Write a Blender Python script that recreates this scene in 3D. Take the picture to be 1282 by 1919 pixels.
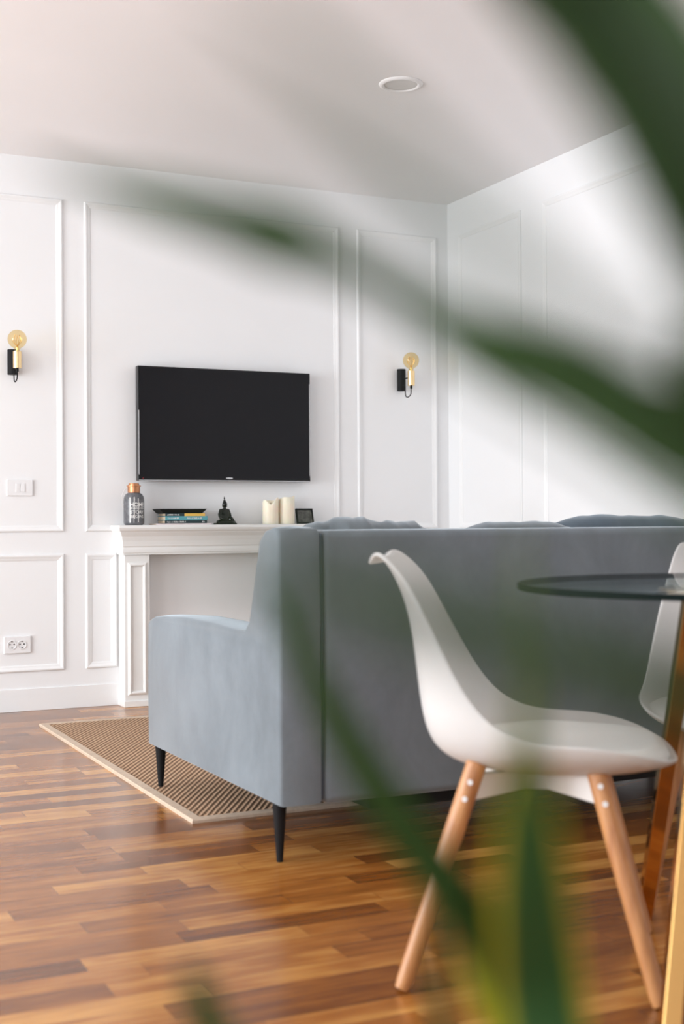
import bpy, bmesh, math, random
from mathutils import Vector, Matrix
random.seed(7)
PI = math.pi
for o in list(bpy.data.objects): bpy.data.objects.remove(o)
scene = bpy.context.scene
col = scene.collection

# ------------------------------------------------------------------ camera
CAM = Vector((-3.5704, -6.1016, 0.8821))
YAW, PITCH, ROLL, FPX = math.radians(25.597), math.radians(0.381), math.radians(-0.333), 2425.25
F = Vector((math.sin(YAW)*math.cos(PITCH), math.cos(YAW)*math.cos(PITCH), math.sin(PITCH)))
R0 = Vector((math.cos(YAW), -math.sin(YAW), 0)); U0 = R0.cross(F)
RR = R0*math.cos(ROLL) + U0*math.sin(ROLL); UU = -R0*math.sin(ROLL) + U0*math.cos(ROLL)
cd = bpy.data.cameras.new('camera'); cam = bpy.data.objects.new('camera', cd); col.objects.link(cam)
m = Matrix((RR, UU, -F)).transposed().to_4x4(); m.translation = CAM; cam.matrix_world = m
cd.sensor_width = 36; cd.lens = FPX/1919*36; cd.clip_start = 0.02
cd.dof.use_dof = True; cd.dof.focus_distance = 4.9; cd.dof.aperture_fstop = 3.0
scene.camera = cam
# ------------------------------------------------------------------ light
scene.view_settings.view_transform = 'Standard'; scene.view_settings.look = 'None'
scene.view_settings.gamma = 1; scene.view_settings.use_curve_mapping = False
scene.view_settings.exposure = 0.26
w = bpy.data.worlds.new('sky'); scene.world = w; w.use_nodes = True
bg = w.node_tree.nodes['Background']; bg.inputs[0].default_value = (0.80, 0.90, 1.0, 1); bg.inputs[1].default_value = 1.3
def area(name, loc, rot, sx, sy, power, colr=(1, 1, 1)):
    l = bpy.data.lights.new(name, 'AREA'); l.shape = 'RECTANGLE'; l.size = sx; l.size_y = sy
    l.energy = power; l.color = colr
    o = bpy.data.objects.new(name, l); col.objects.link(o); o.location = loc; o.rotation_euler = rot
    return o
# daylight outside the left window openings (left wall at x=-6.5)
area('daylight_left', (-6.75, -2.1, 1.3), (0, -PI/2-.22, 0), 2.6, 2.2, 225, (0.92, 0.97, 1))
area('daylight_left_front', (-6.75, -4.9, 1.3), (0, -PI/2-.22, 0), 2.3, 2.2, 95, (0.92, 0.97, 1))
area('fill_behind', (-4.3, -8.05, 1.4), (PI/2, 0, 0), 1.2, 2.1, 38, (0.96, 0.98, 1))  # added fill lamp behind the camera, lifts walls and chairs

# ------------------------------------------------------------------ materials
def nm(name):
    m = bpy.data.materials.new(name); m.use_nodes = True
    return m, m.node_tree.nodes, m.node_tree.links, m.node_tree.nodes['Principled BSDF']
def mat(name, c, rough=0.5, metal=0.0, noise=0.04, scale=8.0, bump=0.0, bscale=200, spec=0.5, coat=0.0, sheen=0.0, sub=0.0):
    m, N, L, P = nm(name)
    P.inputs['Roughness'].default_value = rough; P.inputs['Metallic'].default_value = metal
    P.inputs['Specular IOR Level'].default_value = spec; P.inputs['Coat Weight'].default_value = coat
    P.inputs['Sheen Weight'].default_value = sheen
    tc = N.new('ShaderNodeTexCoord'); nz = N.new('ShaderNodeTexNoise'); nz.inputs['Scale'].default_value = scale
    nz.inputs['Detail'].default_value = 4
    L.new(tc.outputs['Object'], nz.inputs['Vector'])
    r = N.new('ShaderNodeValToRGB'); r.color_ramp.elements[0].position = 0.3; r.color_ramp.elements[1].position = 0.7
    r.color_ramp.elements[0].color = tuple(max(0, x*(1-noise)) for x in c)+(1,)
    r.color_ramp.elements[1].color = tuple(min(1, x*(1+noise)) for x in c)+(1,)
    L.new(nz.outputs['Fac'], r.inputs['Fac']); L.new(r.outputs['Color'], P.inputs['Base Color'])
    if bump:
        n2 = N.new('ShaderNodeTexNoise'); n2.inputs['Scale'].default_value = bscale; n2.inputs['Detail'].default_value = 3
        L.new(tc.outputs['Object'], n2.inputs['Vector'])
        b = N.new('ShaderNodeBump'); b.inputs['Strength'].default_value = bump; b.inputs['Distance'].default_value = 0.002
        L.new(n2.outputs['Fac'], b.inputs['Height']); L.new(b.outputs['Normal'], P.inputs['Normal'])
    return m
M = {}
M['wall'] = mat('white_wall_paint', (0.87, 0.875, 0.885), 0.55, noise=0.010, scale=2)
M['ceiling'] = mat('ceiling_paint', (0.92, 0.905, 0.91), 0.7, noise=0.01, scale=2)
M['trim'] = mat('white_moulding_paint', (0.87, 0.875, 0.88), 0.4, noise=0.01)
M['mantel'] = mat('mantel_paint', (0.85, 0.845, 0.83), 0.4, noise=0.01)
M['black'] = mat('matt_black_metal', (0.008, 0.008, 0.009), 0.6, noise=0.1, spec=0.2)
M['black_gloss'] = mat('gloss_black', (0.005, 0.005, 0.006), 0.22, noise=0.1, spec=0.3)
M['screen'] = mat('dark_screen_glass', (0.006, 0.006, 0.008), 0.10, noise=0.05, spec=0.2)
M['plastic'] = mat('white_plastic', (0.84, 0.84, 0.85), 0.3, noise=0.01)
M['shell'] = mat('white_chair_shell', (0.82, 0.82, 0.82), 0.33, noise=0.01)
def add_translucence(m, c, f):
    N, L = m.node_tree.nodes, m.node_tree.links
    t = N.new('ShaderNodeBsdfTranslucent'); t.inputs[0].default_value = c+(1,)
    mx = N.new('ShaderNodeMixShader'); mx.inputs[0].default_value = f
    L.new(N['Principled BSDF'].outputs[0], mx.inputs[1]); L.new(t.outputs[0], mx.inputs[2]); L.new(mx.outputs[0], N['Material Output'].inputs[0])
add_translucence(M['shell'], (0.93, 0.92, 0.90), 0.35)
M['pad'] = mat('white_seat_leather', (0.84, 0.84, 0.81), 0.42, noise=0.02, bump=0.1, bscale=250)
M['whitemetal'] = mat('white_painted_metal', (0.80, 0.78, 0.76), 0.35, noise=0.02)
M['chrome'] = mat('chrome', (0.85, 0.85, 0.85), 0.15, metal=1.0, noise=0.01)
M['brass'] = mat('polished_brass', (0.72, 0.42, 0.15), 0.10, metal=1.0, noise=0.05, scale=3)
M['gold'] = mat('brushed_gold', (0.88, 0.66, 0.36), 0.25, metal=1.0, noise=0.03)
M['copper'] = mat('copper_cap', (0.52, 0.24, 0.12), 0.35, metal=0.8, noise=0.15, scale=40)
M['hole'] = mat('socket_hole', (0.03, 0.03, 0.03), 0.6)
M['wax'] = mat('ivory_wax', (0.90, 0.80, 0.65), 0.45, noise=0.05, scale=20); M['wax'].node_tree.nodes['Principled BSDF'].inputs['Subsurface Weight'].default_value = 0.3
M['wick'] = mat('wick', (0.05, 0.04, 0.03), 0.8)
M['pages'] = mat('book_pages', (0.72, 0.55, 0.38), 0.8, noise=0.15, scale=60)
M['teal'] = mat('teal_cover', (0.10, 0.36, 0.42), 0.4)
M['navy'] = mat('dark_cover', (0.012, 0.03, 0.04), 0.4)
M['yellow'] = mat('yellow_cover', (0.80, 0.50, 0.10), 0.4)
M['pinkwhite'] = mat('pale_cover', (0.78, 0.68, 0.69), 0.5, noise=0.1, scale=30)
M['ink'] = mat('white_print', (0.82, 0.82, 0.80), 0.5)
M['greyink'] = mat('silver_print', (0.55, 0.56, 0.58), 0.3)
M['seam'] = mat('dark_piping', (0.05, 0.065, 0.085), 0.8)
M['light_block'] = mat('black_light_block', (0.015, 0.015, 0.016), 0.95)  # for the added box that keeps the floor under the sofa dark
M['border'] = mat('rug_border_tape', (0.60, 0.47, 0.36), 0.9, noise=0.1, scale=60, bump=0.4, bscale=700)
M['pot'] = mat('terracotta_pot', (0.55, 0.52, 0.48), 0.7, noise=0.08)
M['soil'] = mat('potting_soil', (0.05, 0.03, 0.02), 0.95, noise=0.4, scale=60, bump=0.8, bscale=90)
M['bark'] = mat('cane_bark', (0.22, 0.16, 0.10), 0.9, noise=0.3, scale=30, bump=0.6, bscale=60)
M['winframe'] = mat('window_frame_paint', (0.8, 0.8, 0.8), 0.4)

def velvet(name, c):
    m, N, L, P = nm(name)
    tc = N.new('ShaderNodeTexCoord'); mp = N.new('ShaderNodeMapping'); mp.inputs['Scale'].default_value = (1.0, 1.0, 0.8)
    L.new(tc.outputs['Object'], mp.inputs['Vector'])
    a = N.new('ShaderNodeTexNoise'); a.inputs['Scale'].default_value = 5; a.inputs['Detail'].default_value = 8; a.inputs['Roughness'].default_value = 0.65
    a.inputs['Distortion'].default_value = 0.3
    L.new(mp.outputs['Vector'], a.inputs['Vector'])
    b = N.new('ShaderNodeTexNoise'); b.inputs['Scale'].default_value = 350
    L.new(tc.outputs['Object'], b.inputs['Vector'])
    r = N.new('ShaderNodeValToRGB'); r.color_ramp.elements[0].position = 0.32; r.color_ramp.elements[1].position = 0.68
    r.color_ramp.elements[0].color = tuple(x*0.84 for x in c)+(1,); r.color_ramp.elements[1].color = tuple(min(1, x*1.13) for x in c)+(1,)
    L.new(a.outputs['Fac'], r.inputs['Fac']); L.new(r.outputs['Color'], P.inputs['Base Color'])
    P.inputs['Roughness'].default_value = 0.8; P.inputs['Specular IOR Level'].default_value = 0.15
    P.inputs['Sheen Weight'].default_value = 0.55; P.inputs['Sheen Roughness'].default_value = 0.4
    P.inputs['Sheen Tint'].default_value = (0.85, 0.93, 1.0, 1)
    ad = N.new('ShaderNodeMath'); ad.operation = 'MULTIPLY_ADD'; ad.inputs[1].default_value = 0.25
    L.new(b.outputs['Fac'], ad.inputs[0]); L.new(a.outputs['Fac'], ad.inputs[2])
    bp = N.new('ShaderNodeBump'); bp.inputs['Strength'].default_value = 0.25; bp.inputs['Distance'].default_value = 0.004
    L.new(ad.outputs[0], bp.inputs['Height']); L.new(bp.outputs['Normal'], P.inputs['Normal'])
    return m
M['velvet'] = velvet('blue_grey_velvet', (0.180, 0.207, 0.230))
M['velvet_dark'] = velvet('slate_ribbed_fabric', (0.12, 0.155, 0.19))

def wood(name, c1, c2, axis=2, scale=1.0, rough=0.35):
    m, N, L, P = nm(name)
    tc = N.new('ShaderNodeTexCoord'); mp = N.new('ShaderNodeMapping')
    s = [60*scale]*3; s[axis] = 4*scale; mp.inputs['Scale'].default_value = s
    L.new(tc.outputs['Object'], mp.inputs['Vector'])
    nz = N.new('ShaderNodeTexNoise'); nz.inputs['Scale'].default_value = 1; nz.inputs['Detail'].default_value = 5
    L.new(mp.outputs['Vector'], nz.inputs['Vector'])
    r = N.new('ShaderNodeValToRGB'); r.color_ramp.elements[0].position = 0.3; r.color_ramp.elements[1].position = 0.7
    r.color_ramp.elements[0].color = c1+(1,); r.color_ramp.elements[1].color = c2+(1,)
    L.new(nz.outputs['Fac'], r.inputs['Fac']); L.new(r.outputs['Color'], P.inputs['Base Color'])
    P.inputs['Roughness'].default_value = rough
    return m
M['beech'] = wood('warm_beech', (0.40, 0.165, 0.060), (0.56, 0.265, 0.10))

def floor_mat():
    m, N, L, P = nm('oak_parquet_strips')
    def math_(op, a=None, b=None, c=None):
        n = N.new('ShaderNodeMath'); n.operation = op
        for i, v in enumerate((a, b, c)):
            if v is None: continue
            if isinstance(v, (int, float)): n.inputs[i].default_value = v
            else: L.new(v, n.inputs[i])
        return n.outputs[0]
    tc = N.new('ShaderNodeTexCoord'); sp = N.new('ShaderNodeSeparateXYZ'); L.new(tc.outputs['Object'], sp.inputs[0])
    W, LN = 0.078, 0.48
    ry = math_('DIVIDE', sp.outputs['Y'], W); row = math_('FLOOR', ry)
    wn = N.new('ShaderNodeTexWhiteNoise'); wn.noise_dimensions = '1D'; L.new(row, wn.inputs['W'])
    rx = math_('ADD', math_('DIVIDE', sp.outputs['X'], LN), math_('MULTIPLY', wn.outputs['Value'], 17.3))
    cx = math_('FLOOR', rx)
    cb = N.new('ShaderNodeCombineXYZ'); L.new(row, cb.inputs[0]); L.new(cx, cb.inputs[1])
    w2 = N.new('ShaderNodeTexWhiteNoise'); w2.noise_dimensions = '3D'; L.new(cb.outputs[0], w2.inputs['Vector'])
    # grain: noise stretched along x, offset per strip
    mp = N.new('ShaderNodeMapping'); mp.inputs['Scale'].default_value = (5.0, 80, 1); L.new(tc.outputs['Object'], mp.inputs['Vector'])
    va = N.new('ShaderNodeVectorMath'); va.operation = 'MULTIPLY_ADD'; L.new(w2.outputs['Color'], va.inputs[0])
    va.inputs[1].default_value = (40, 40, 40); L.new(mp.outputs['Vector'], va.inputs[2])
    gr = N.new('ShaderNodeTexNoise'); gr.inputs['Scale'].default_value = 1; gr.inputs['Detail'].default_value = 6
    gr.inputs['Roughness'].default_value = 0.6; gr.inputs['Distortion'].default_value = 0.5
    L.new(va.outputs[0], gr.inputs['Vector'])
    kn = N.new('ShaderNodeTexNoise'); kn.inputs['Scale'].default_value = 3.2; kn.inputs['Detail'].default_value = 2
    mk = N.new('ShaderNodeMapping'); mk.inputs['Scale'].default_value = (1.6, 6, 1); L.new(tc.outputs['Object'], mk.inputs['Vector'])
    vk = N.new('ShaderNodeVectorMath'); vk.operation = 'ADD'; L.new(mk.outputs[0], vk.inputs[0]); L.new(w2.outputs['Color'], vk.inputs[1])
    L.new(vk.outputs[0], kn.inputs['Vector'])
    tone = math_('ADD', math_('MULTIPLY', w2.outputs['Value'], 0.56), math_('MULTIPLY', gr.outputs['Fac'], 0.62))
    tone = math_('ADD', tone, math_('MULTIPLY', math_('SUBTRACT', kn.outputs['Fac'], 0.5), 0.55))
    r = N.new('ShaderNodeValToRGB'); cr = r.color_ramp
    cr.elements[0].position = 0.12; cr.elements[0].color = (0.075, 0.022, 0.005, 1)
    cr.elements[1].position = 0.95; cr.elements[1].color = (0.60, 0.29, 0.075, 1)
    e = cr.elements.new(0.42); e.color = (0.21, 0.068, 0.012, 1)
    e = cr.elements.new(0.68); e.color = (0.36, 0.13, 0.024, 1)
    L.new(tone, r.inputs['Fac'])
    # joints
    fy = math_('FRACT', ry); fx = math_('FRACT', rx)
    jy = math_('LESS_THAN', math_('MINIMUM', fy, math_('SUBTRACT', 1.0, fy)), 0.012)
    jx = math_('LESS_THAN', math_('MINIMUM', fx, math_('SUBTRACT', 1.0, fx)), 0.002)
    j = math_('MAXIMUM', jy, jx)
    mx = N.new('ShaderNodeMix'); mx.data_type = 'RGBA'; L.new(math_('MULTIPLY', j, 0.45), mx.inputs['Factor'])
    L.new(r.outputs['Color'], mx.inputs['A']); mx.inputs['B'].default_value = (0.08, 0.03, 0.01, 1)
    L.new(mx.outputs['Result'], P.inputs['Base Color'])
    P.inputs['Roughness'].default_value = 0.20; P.inputs['Specular IOR Level'].default_value = 0.55
    bp = N.new('ShaderNodeBump'); bp.inputs['Strength'].default_value = 0.12; bp.inputs['Distance'].default_value = 0.001
    L.new(gr.outputs['Fac'], bp.inputs['Height']); L.new(bp.outputs['Normal'], P.inputs['Normal'])
    return m
M['floor'] = floor_mat()

def rug_mat():
    m, N, L, P = nm('woven_jute')
    tc = N.new('ShaderNodeTexCoord'); mp = N.new('ShaderNodeMapping'); mp.inputs['Rotation'].default_value = (0, 0, math.radians(32))
    L.new(tc.outputs['Object'], mp.inputs['Vector'])
    wv = N.new('ShaderNodeTexWave'); wv.wave_type = 'BANDS'; wv.bands_direction = 'X'; wv.inputs['Scale'].default_value = 18
    wv.inputs['Distortion'].default_value = 1.2; wv.inputs['Detail'].default_value = 2; wv.inputs['Detail Scale'].default_value = 4
    L.new(mp.outputs[0], wv.inputs['Vector'])
    w2 = N.new('ShaderNodeTexWave'); w2.bands_direction = 'Y'; w2.inputs['Scale'].default_value = 30; w2.inputs['Distortion'].default_value = 1.0
    L.new(mp.outputs[0], w2.inputs['Vector'])
    mu = N.new('ShaderNodeMath'); mu.operation = 'MULTIPLY_ADD'; mu.inputs[1].default_value = 0.7
    L.new(w2.outputs['Fac'], mu.inputs[0]); L.new(wv.outputs['Fac'], mu.inputs[2])
    r = N.new('ShaderNodeValToRGB'); r.color_ramp.elements[0].position = 0.15; r.color_ramp.elements[1].position = 1.3
    r.color_ramp.elements[0].color = (0.15, 0.075, 0.04, 1); r.color_ramp.elements[1].color = (0.66, 0.44, 0.29, 1)
    L.new(mu.outputs[0], r.inputs['Fac']); L.new(r.outputs['Color'], P.inputs['Base Color'])
    P.inputs['Roughness'].default_value = 0.95; P.inputs['Specular IOR Level'].default_value = 0.1
    bp = N.new('ShaderNodeBump'); bp.inputs['Strength'].default_value = 0.9; bp.inputs['Distance'].default_value = 0.006
    L.new(mu.outputs[0], bp.inputs['Height']); L.new(bp.outputs['Normal'], P.inputs['Normal'])
    return m
M['rug'] = rug_mat()

def glass_mat(name, tint, refl=1.5, rough=0.0, base=0.0):
    m = bpy.data.materials.new(name); m.use_nodes = True; N = m.node_tree.nodes; L = m.node_tree.links
    N.remove(N['Principled BSDF']); out = N['Material Output']
    t = N.new('ShaderNodeBsdfTransparent'); t.inputs[0].default_value = tint+(1,)
    g = N.new('ShaderNodeBsdfGlossy'); g.inputs['Roughness'].default_value = rough
    lw = N.new('ShaderNodeLayerWeight'); lw.inputs[0].default_value = 0.5
    fr = N.new('ShaderNodeMath'); fr.operation = 'POWER'; L.new(lw.outputs['Facing'], fr.inputs[0]); fr.inputs[1].default_value = 4
    sc_ = N.new('ShaderNodeMath'); sc_.operation = 'MULTIPLY_ADD'; sc_.inputs[1].default_value = refl; sc_.inputs[2].default_value = 0.04
    L.new(fr.outputs[0], sc_.inputs[0]); fr = sc_
    ad = N.new('ShaderNodeMath'); ad.operation = 'ADD'; ad.inputs[1].default_value = base; L.new(fr.outputs[0], ad.inputs[0])
    mx = N.new('ShaderNodeMixShader'); L.new(ad.outputs[0], mx.inputs[0]); L.new(t.outputs[0], mx.inputs[1]); L.new(g.outputs[0], mx.inputs[2])
    L.new(mx.outputs[0], out.inputs[0]); return m
M['tableglass'] = glass_mat('clear_table_glass', (0.86, 0.92, 0.91), 0.42)
M['glassedge'] = mat('dark_glass_edge', (0.005, 0.010, 0.010), 0.6, noise=0.1, spec=0.05)
M['pane'] = glass_mat('window_glass', (0.97, 0.97, 0.97), 0.5)
M['amber'] = glass_mat('amber_bulb_glass', (0.95, 0.84, 0.62), 0.35, 0.02, 0.0)
M['smoke'] = mat('smoky_ribbed_glass', (0.13, 0.133, 0.145), 0.3, noise=0.35, scale=60, bump=0.4, bscale=120)

def leaf_mat(name, deep, edge, trans, lo=0.32, hi=0.46):
    m, N, L, P = nm(name)
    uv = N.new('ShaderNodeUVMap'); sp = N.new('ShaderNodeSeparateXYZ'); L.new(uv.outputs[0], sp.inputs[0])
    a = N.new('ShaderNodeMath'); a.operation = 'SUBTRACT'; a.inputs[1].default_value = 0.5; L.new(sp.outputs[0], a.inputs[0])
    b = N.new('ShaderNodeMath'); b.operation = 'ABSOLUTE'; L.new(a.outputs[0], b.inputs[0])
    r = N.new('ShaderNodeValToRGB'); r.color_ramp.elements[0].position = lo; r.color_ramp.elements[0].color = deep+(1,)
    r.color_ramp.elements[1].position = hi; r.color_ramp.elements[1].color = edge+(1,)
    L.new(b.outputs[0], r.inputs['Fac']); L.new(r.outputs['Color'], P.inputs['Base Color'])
    P.inputs['Roughness'].default_value = 0.55; P.inputs['Specular IOR Level'].default_value = 0.25
    t = N.new('ShaderNodeBsdfTranslucent'); L.new(r.outputs['Color'], t.inputs[0])
    mx = N.new('ShaderNodeMixShader'); mx.inputs[0].default_value = trans
    L.new(P.outputs[0], mx.inputs[1]); L.new(t.outputs[0], mx.inputs[2]); L.new(mx.outputs[0], N['Material Output'].inputs[0])
    return m
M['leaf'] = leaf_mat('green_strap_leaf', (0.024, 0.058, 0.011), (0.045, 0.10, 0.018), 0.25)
M['leaf_shaded'] = leaf_mat('shaded_green_leaf', (0.018, 0.040, 0.009), (0.03, 0.07, 0.013), 0.15)  # leaf green with shade painted in, for the dark blades
M['leaf_lit'] = leaf_mat('lit_green_leaf', (0.06, 0.16, 0.03), (0.09, 0.20, 0.04), 0.45)  # leaf green with light painted in, for the bright strip
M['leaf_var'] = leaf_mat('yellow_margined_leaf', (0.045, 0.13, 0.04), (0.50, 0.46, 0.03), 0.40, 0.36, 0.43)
M['leaf_yellow'] = leaf_mat('yellow_green_leaf', (0.30, 0.36, 0.03), (0.60, 0.55, 0.04), 0.5)  # yellow-green, brighter towards the margins

# ------------------------------------------------------------------ mesh helpers
def link(name, bm, m, parent=None, smooth=False, bevel=0, bseg=3, sub=0, solid=0):
    me = bpy.data.meshes.new(name)
    bmesh.ops.recalc_face_normals(bm, faces=bm.faces)
    bm.to_mesh(me); bm.free()
    o = bpy.data.objects.new(name, me); col.objects.link(o)
    for mm in (m if isinstance(m, (list, tuple)) else [m]): me.materials.append(mm)
    if smooth:
        for p in me.polygons: p.use_smooth = True
    if solid:
        s = o.modifiers.new('s', 'SOLIDIFY'); s.thickness = solid; s.offset = 0
    if bevel:
        b = o.modifiers.new('b', 'BEVEL'); b.width = bevel; b.segments = bseg; b.limit_method = 'ANGLE'; b.angle_limit = 0.6
        b.harden_normals = False
        for p in me.polygons: p.use_smooth = True
        me.update()
        e = o.modifiers.new('w', 'WEIGHTED_NORMAL'); e.keep_sharp = True
    if sub:
        s = o.modifiers.new('ss', 'SUBSURF'); s.levels = sub; s.render_levels = sub
    if parent: o.parent = parent
    return o
def box(bm, x0, y0, z0, x1, y1, z1, mi=0):
    v = [bm.verts.new(p) for p in ((x0,y0,z0),(x1,y0,z0),(x1,y1,z0),(x0,y1,z0),(x0,y0,z1),(x1,y0,z1),(x1,y1,z1),(x0,y1,z1))]
    for f in ((0,3,2,1),(4,5,6,7),(0,1,5,4),(1,2,6,5),(2,3,7,6),(3,0,4,7)):
        bm.faces.new([v[i] for i in f]).material_index = mi
def tube(bm, pts, rad, seg=16, cap=True):
    pts = [Vector(p) for p in pts]
    if not isinstance(rad, (list, tuple)): rad = [rad]*len(pts)
    rings = []; ref = None
    for i, p in enumerate(pts):
        d = (pts[min(i+1, len(pts)-1)]-pts[max(i-1, 0)]).normalized()
        if ref is None: ref = Vector((0,0,1)) if abs(d.z) < 0.9 else Vector((1,0,0))
        n = (ref-d*ref.dot(d)).normalized(); b = d.cross(n); ref = n
        rings.append([bm.verts.new(p+(n*math.cos(2*PI*k/seg)+b*math.sin(2*PI*k/seg))*rad[i]) for k in range(seg)])
    for a, b in zip(rings, rings[1:]):
        for k in range(seg): bm.faces.new((a[k], a[(k+1)%seg], b[(k+1)%seg], b[k]))
    if cap: bm.faces.new(rings[0][::-1]); bm.faces.new(rings[-1])
def lathe(bm, prof, c=(0,0,0), seg=32, mi=0):
    rings = []
    for r, z in prof:
        if r < 1e-6: rings.append([bm.verts.new((c[0], c[1], c[2]+z))])
        else: rings.append([bm.verts.new((c[0]+r*math.cos(2*PI*k/seg), c[1]+r*math.sin(2*PI*k/seg), c[2]+z)) for k in range(seg)])
    for a, b in zip(rings, rings[1:]):
        for k in range(seg):
            k2 = (k+1) % seg
            if len(a) == 1 and len(b) > 1: f = bm.faces.new((a[0], b[k2], b[k]))
            elif len(b) == 1 and len(a) > 1: f = bm.faces.new((a[k], a[k2], b[0]))
            elif len(a) > 1: f = bm.faces.new((a[k], a[k2], b[k2], b[k]))
            f.material_index = mi
def spline(pts, n):
    pts = [Vector(p) for p in pts]; out = []
    P = [pts[0]*2-pts[1]] + pts + [pts[-1]*2-pts[-2]]
    for i in range(1, len(P)-2):
        for k in range(n):
            t = k/n; a, b, c, d = P[i-1], P[i], P[i+1], P[i+2]
            out.append(0.5*((2*b)+(c-a)*t+(2*a-5*b+4*c-d)*t*t+(3*b-a-3*c+d)*t**3))
    out.append(pts[-1]); return out
def grid_faces(bm, rows, closed=False):
    for a, b in zip(rows, rows[1:]):
        n = len(a)
        for k in range(n if closed else n-1): bm.faces.new((a[k], a[(k+1)%n], b[(k+1)%n], b[k]))
def B(): return bmesh.new()
def tag(o, label=None, cat=None, group=None, kind=None):
    if label: o['label'] = label
    if cat: o['category'] = cat
    if group: o['group'] = group
    if kind: o['kind'] = kind
    return o
def thing(name, label, cat, loc=(0,0,0), rz=0, group=None):
    o = bpy.data.objects.new(name, None); col.objects.link(o); o.location = loc; o.rotation_euler = (0,0,rz); o.empty_display_size = 0.1
    return tag(o, label, cat, group)
def copy_tree(o, parent=None):
    c = o.copy(); col.objects.link(c)
    if parent: c.parent = parent
    for ch in list(o.children): copy_tree(ch, c)
    return c
def struct(name, bm, m, **k): return tag(link(name, bm, m, **k), kind='structure')

# ------------------------------------------------------------------ room shell
XL, YF, H = -6.5, -7.8, 2.6
bm = B(); box(bm, XL-.15, YF-.15, -.08, .15, .15, 0); struct('floor', bm, M['floor'])
bm = B(); box(bm, XL-.15, YF-.15, H, .15, .15, H+.1); struct('ceiling', bm, M['ceiling'])
bm = B(); box(bm, XL-.15, 0, 0, .15, .15, H); struct('wall_back', bm, M['wall'])
bm = B(); box(bm, 0, YF, 0, .15, 0, H); struct('wall_right', bm, M['wall'])
def holed(name, axis, at, out, lo, hi, holes):      # wall with window openings: holes = (a0,a1,z0,z1) sorted
    bm = B()
    def bx(a0, z0, a1, z1):
        if axis == 'x': box(bm, min(at, out), a0, z0, max(at, out), a1, z1)
        else: box(bm, a0, min(at, out), z0, a1, max(at, out), z1)
    a = lo
    for (a0, a1, z0, z1) in holes:
        bx(a, 0, a0, H); bx(a0, 0, a1, z0); bx(a0, z1, a1, H); a = a1
    bx(a, 0, hi, H)
    struct(name, bm, M['wall'])
LH = [(-6.05, -3.75, .25, 2.35), (-3.4, -.8, .25, 2.35)]
FH = [(-4.9, -3.7, .35, 2.35)]  # unseen opening, added to let the fill lamp in
holed('wall_left', 'x', XL, XL-.15, YF, 0, LH)
holed('wall_front', 'y', YF, YF-.15, XL-.15, 0, FH)
def window(i, axis, at, a0, a1, z0, z1):
    bm = B(); t = .05; n = 3
    def bx(b, p0, q0, p1, q1, d0=-.08, d1=-.02):
        if axis == 'x': box(b, at+d0, p0, q0, at+d1, p1, q1)
        else: box(b, p0, at+d0, q0, p1, at+d1, q1)
    bx(bm, a0, z0, a1, z0+t); bx(bm, a0, z1-t, a1, z1)
    for k in range(n+1):
        c = a0+(a1-a0)*k/n; c = min(max(c, a0+t/2), a1-t/2); bx(bm, c-t/2, z0+t, c+t/2, z1-t)
    o = struct('window_%d' % i, bm, M['winframe'])
    g = B(); bx(g, a0+t, z0+t, a1-t, z1-t, -.055, -.050); link('pane', g, M['pane'], o)
    s = B(); bx(s, a0-.03, z0-.03, a1+.03, z0, -.02, .09) if axis == 'x' else bx(s, a0-.03, z0-.03, a1+.03, z0, -.02, .09)
    link('sill', s, M['trim'], o, bevel=.005)
window(1, 'x', XL, *LH[0]); window(2, 'x', XL, *LH[1]); window(3, 'y', YF, *FH[0])
# baseboards
bm = B(); box(bm, XL, -.006, 0, 0, 0, .105); struct('baseboard_back', bm, M['trim'], bevel=.002)
bm = B(); box(bm, -.012, YF, 0, 0, -.012, .105); struct('baseboard_right', bm, M['trim'], bevel=.004)
bm = B(); box(bm, XL, YF, 0, XL+.012, -.012, .105); struct('baseboard_left', bm, M['trim'], bevel=.004)
bm = B(); box(bm, XL+.012, YF, 0, -.012, YF+.012, .105); struct('baseboard_front', bm, M['trim'], bevel=.004)

# picture-frame wall mouldings; a0..a1, z0..z1 are the INNER edges
ti = [0]
PROF = [(0, .002), (.004, .004), (.010, .0055), (.016, .0085), (.020, .0105), (.025, .0105), (.028, .008), (.030, .003), (.030, 0), (0, 0)]
def frame_bm(wall, a0, a1, z0, z1, prof=PROF, base=0.0):
    bm = B(); rows = []
    for cx, cz, sx, sz in ((a0, z0, -1, -1), (a1, z0, 1, -1), (a1, z1, 1, 1), (a0, z1, -1, 1)):
        row = []
        for w_, d in prof:
            a, z = cx+sx*w_, cz+sz*w_
            row.append(bm.verts.new((a, -d-base, z) if wall == 'back' else (-d-base, a, z)))
        rows.append(row)
    for i in range(4): grid_faces(bm, [rows[i], rows[(i+1) % 4]], closed=True)
    return bm
def panel(wall, a0, a1, z0, z1):
    ti[0] += 1; struct('trim_%d' % ti[0], frame_bm(wall, a0, a1, z0, z1), M['trim'])
ZT, ZB, LT, LB = 2.384, .867, .702, .2136
for a0, a1 in ((-2.56, -2.141), (-1.977, -.691), (-.5245, -.104)): panel('back', a0, a1, ZB, ZT)
for a0, a1 in ((-2.56, -2.141), (-1.977, -1.885), (-.74, -.691), (-.5245, -.104)): panel('back', a0, a1, LB, LT)
for a0, a1 in ((-4.0, -2.72), (-5.4, -4.16)): panel('back', a0, a1, ZB, ZT); panel('back', a0, a1, LB, LT)
for a0, a1 in ((-.692, -.1485), (-2.6, -.937), (-4.9, -2.85)): panel('right', a0, a1, ZB, ZT); panel('right', a0, a1, LB, LT)

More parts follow.
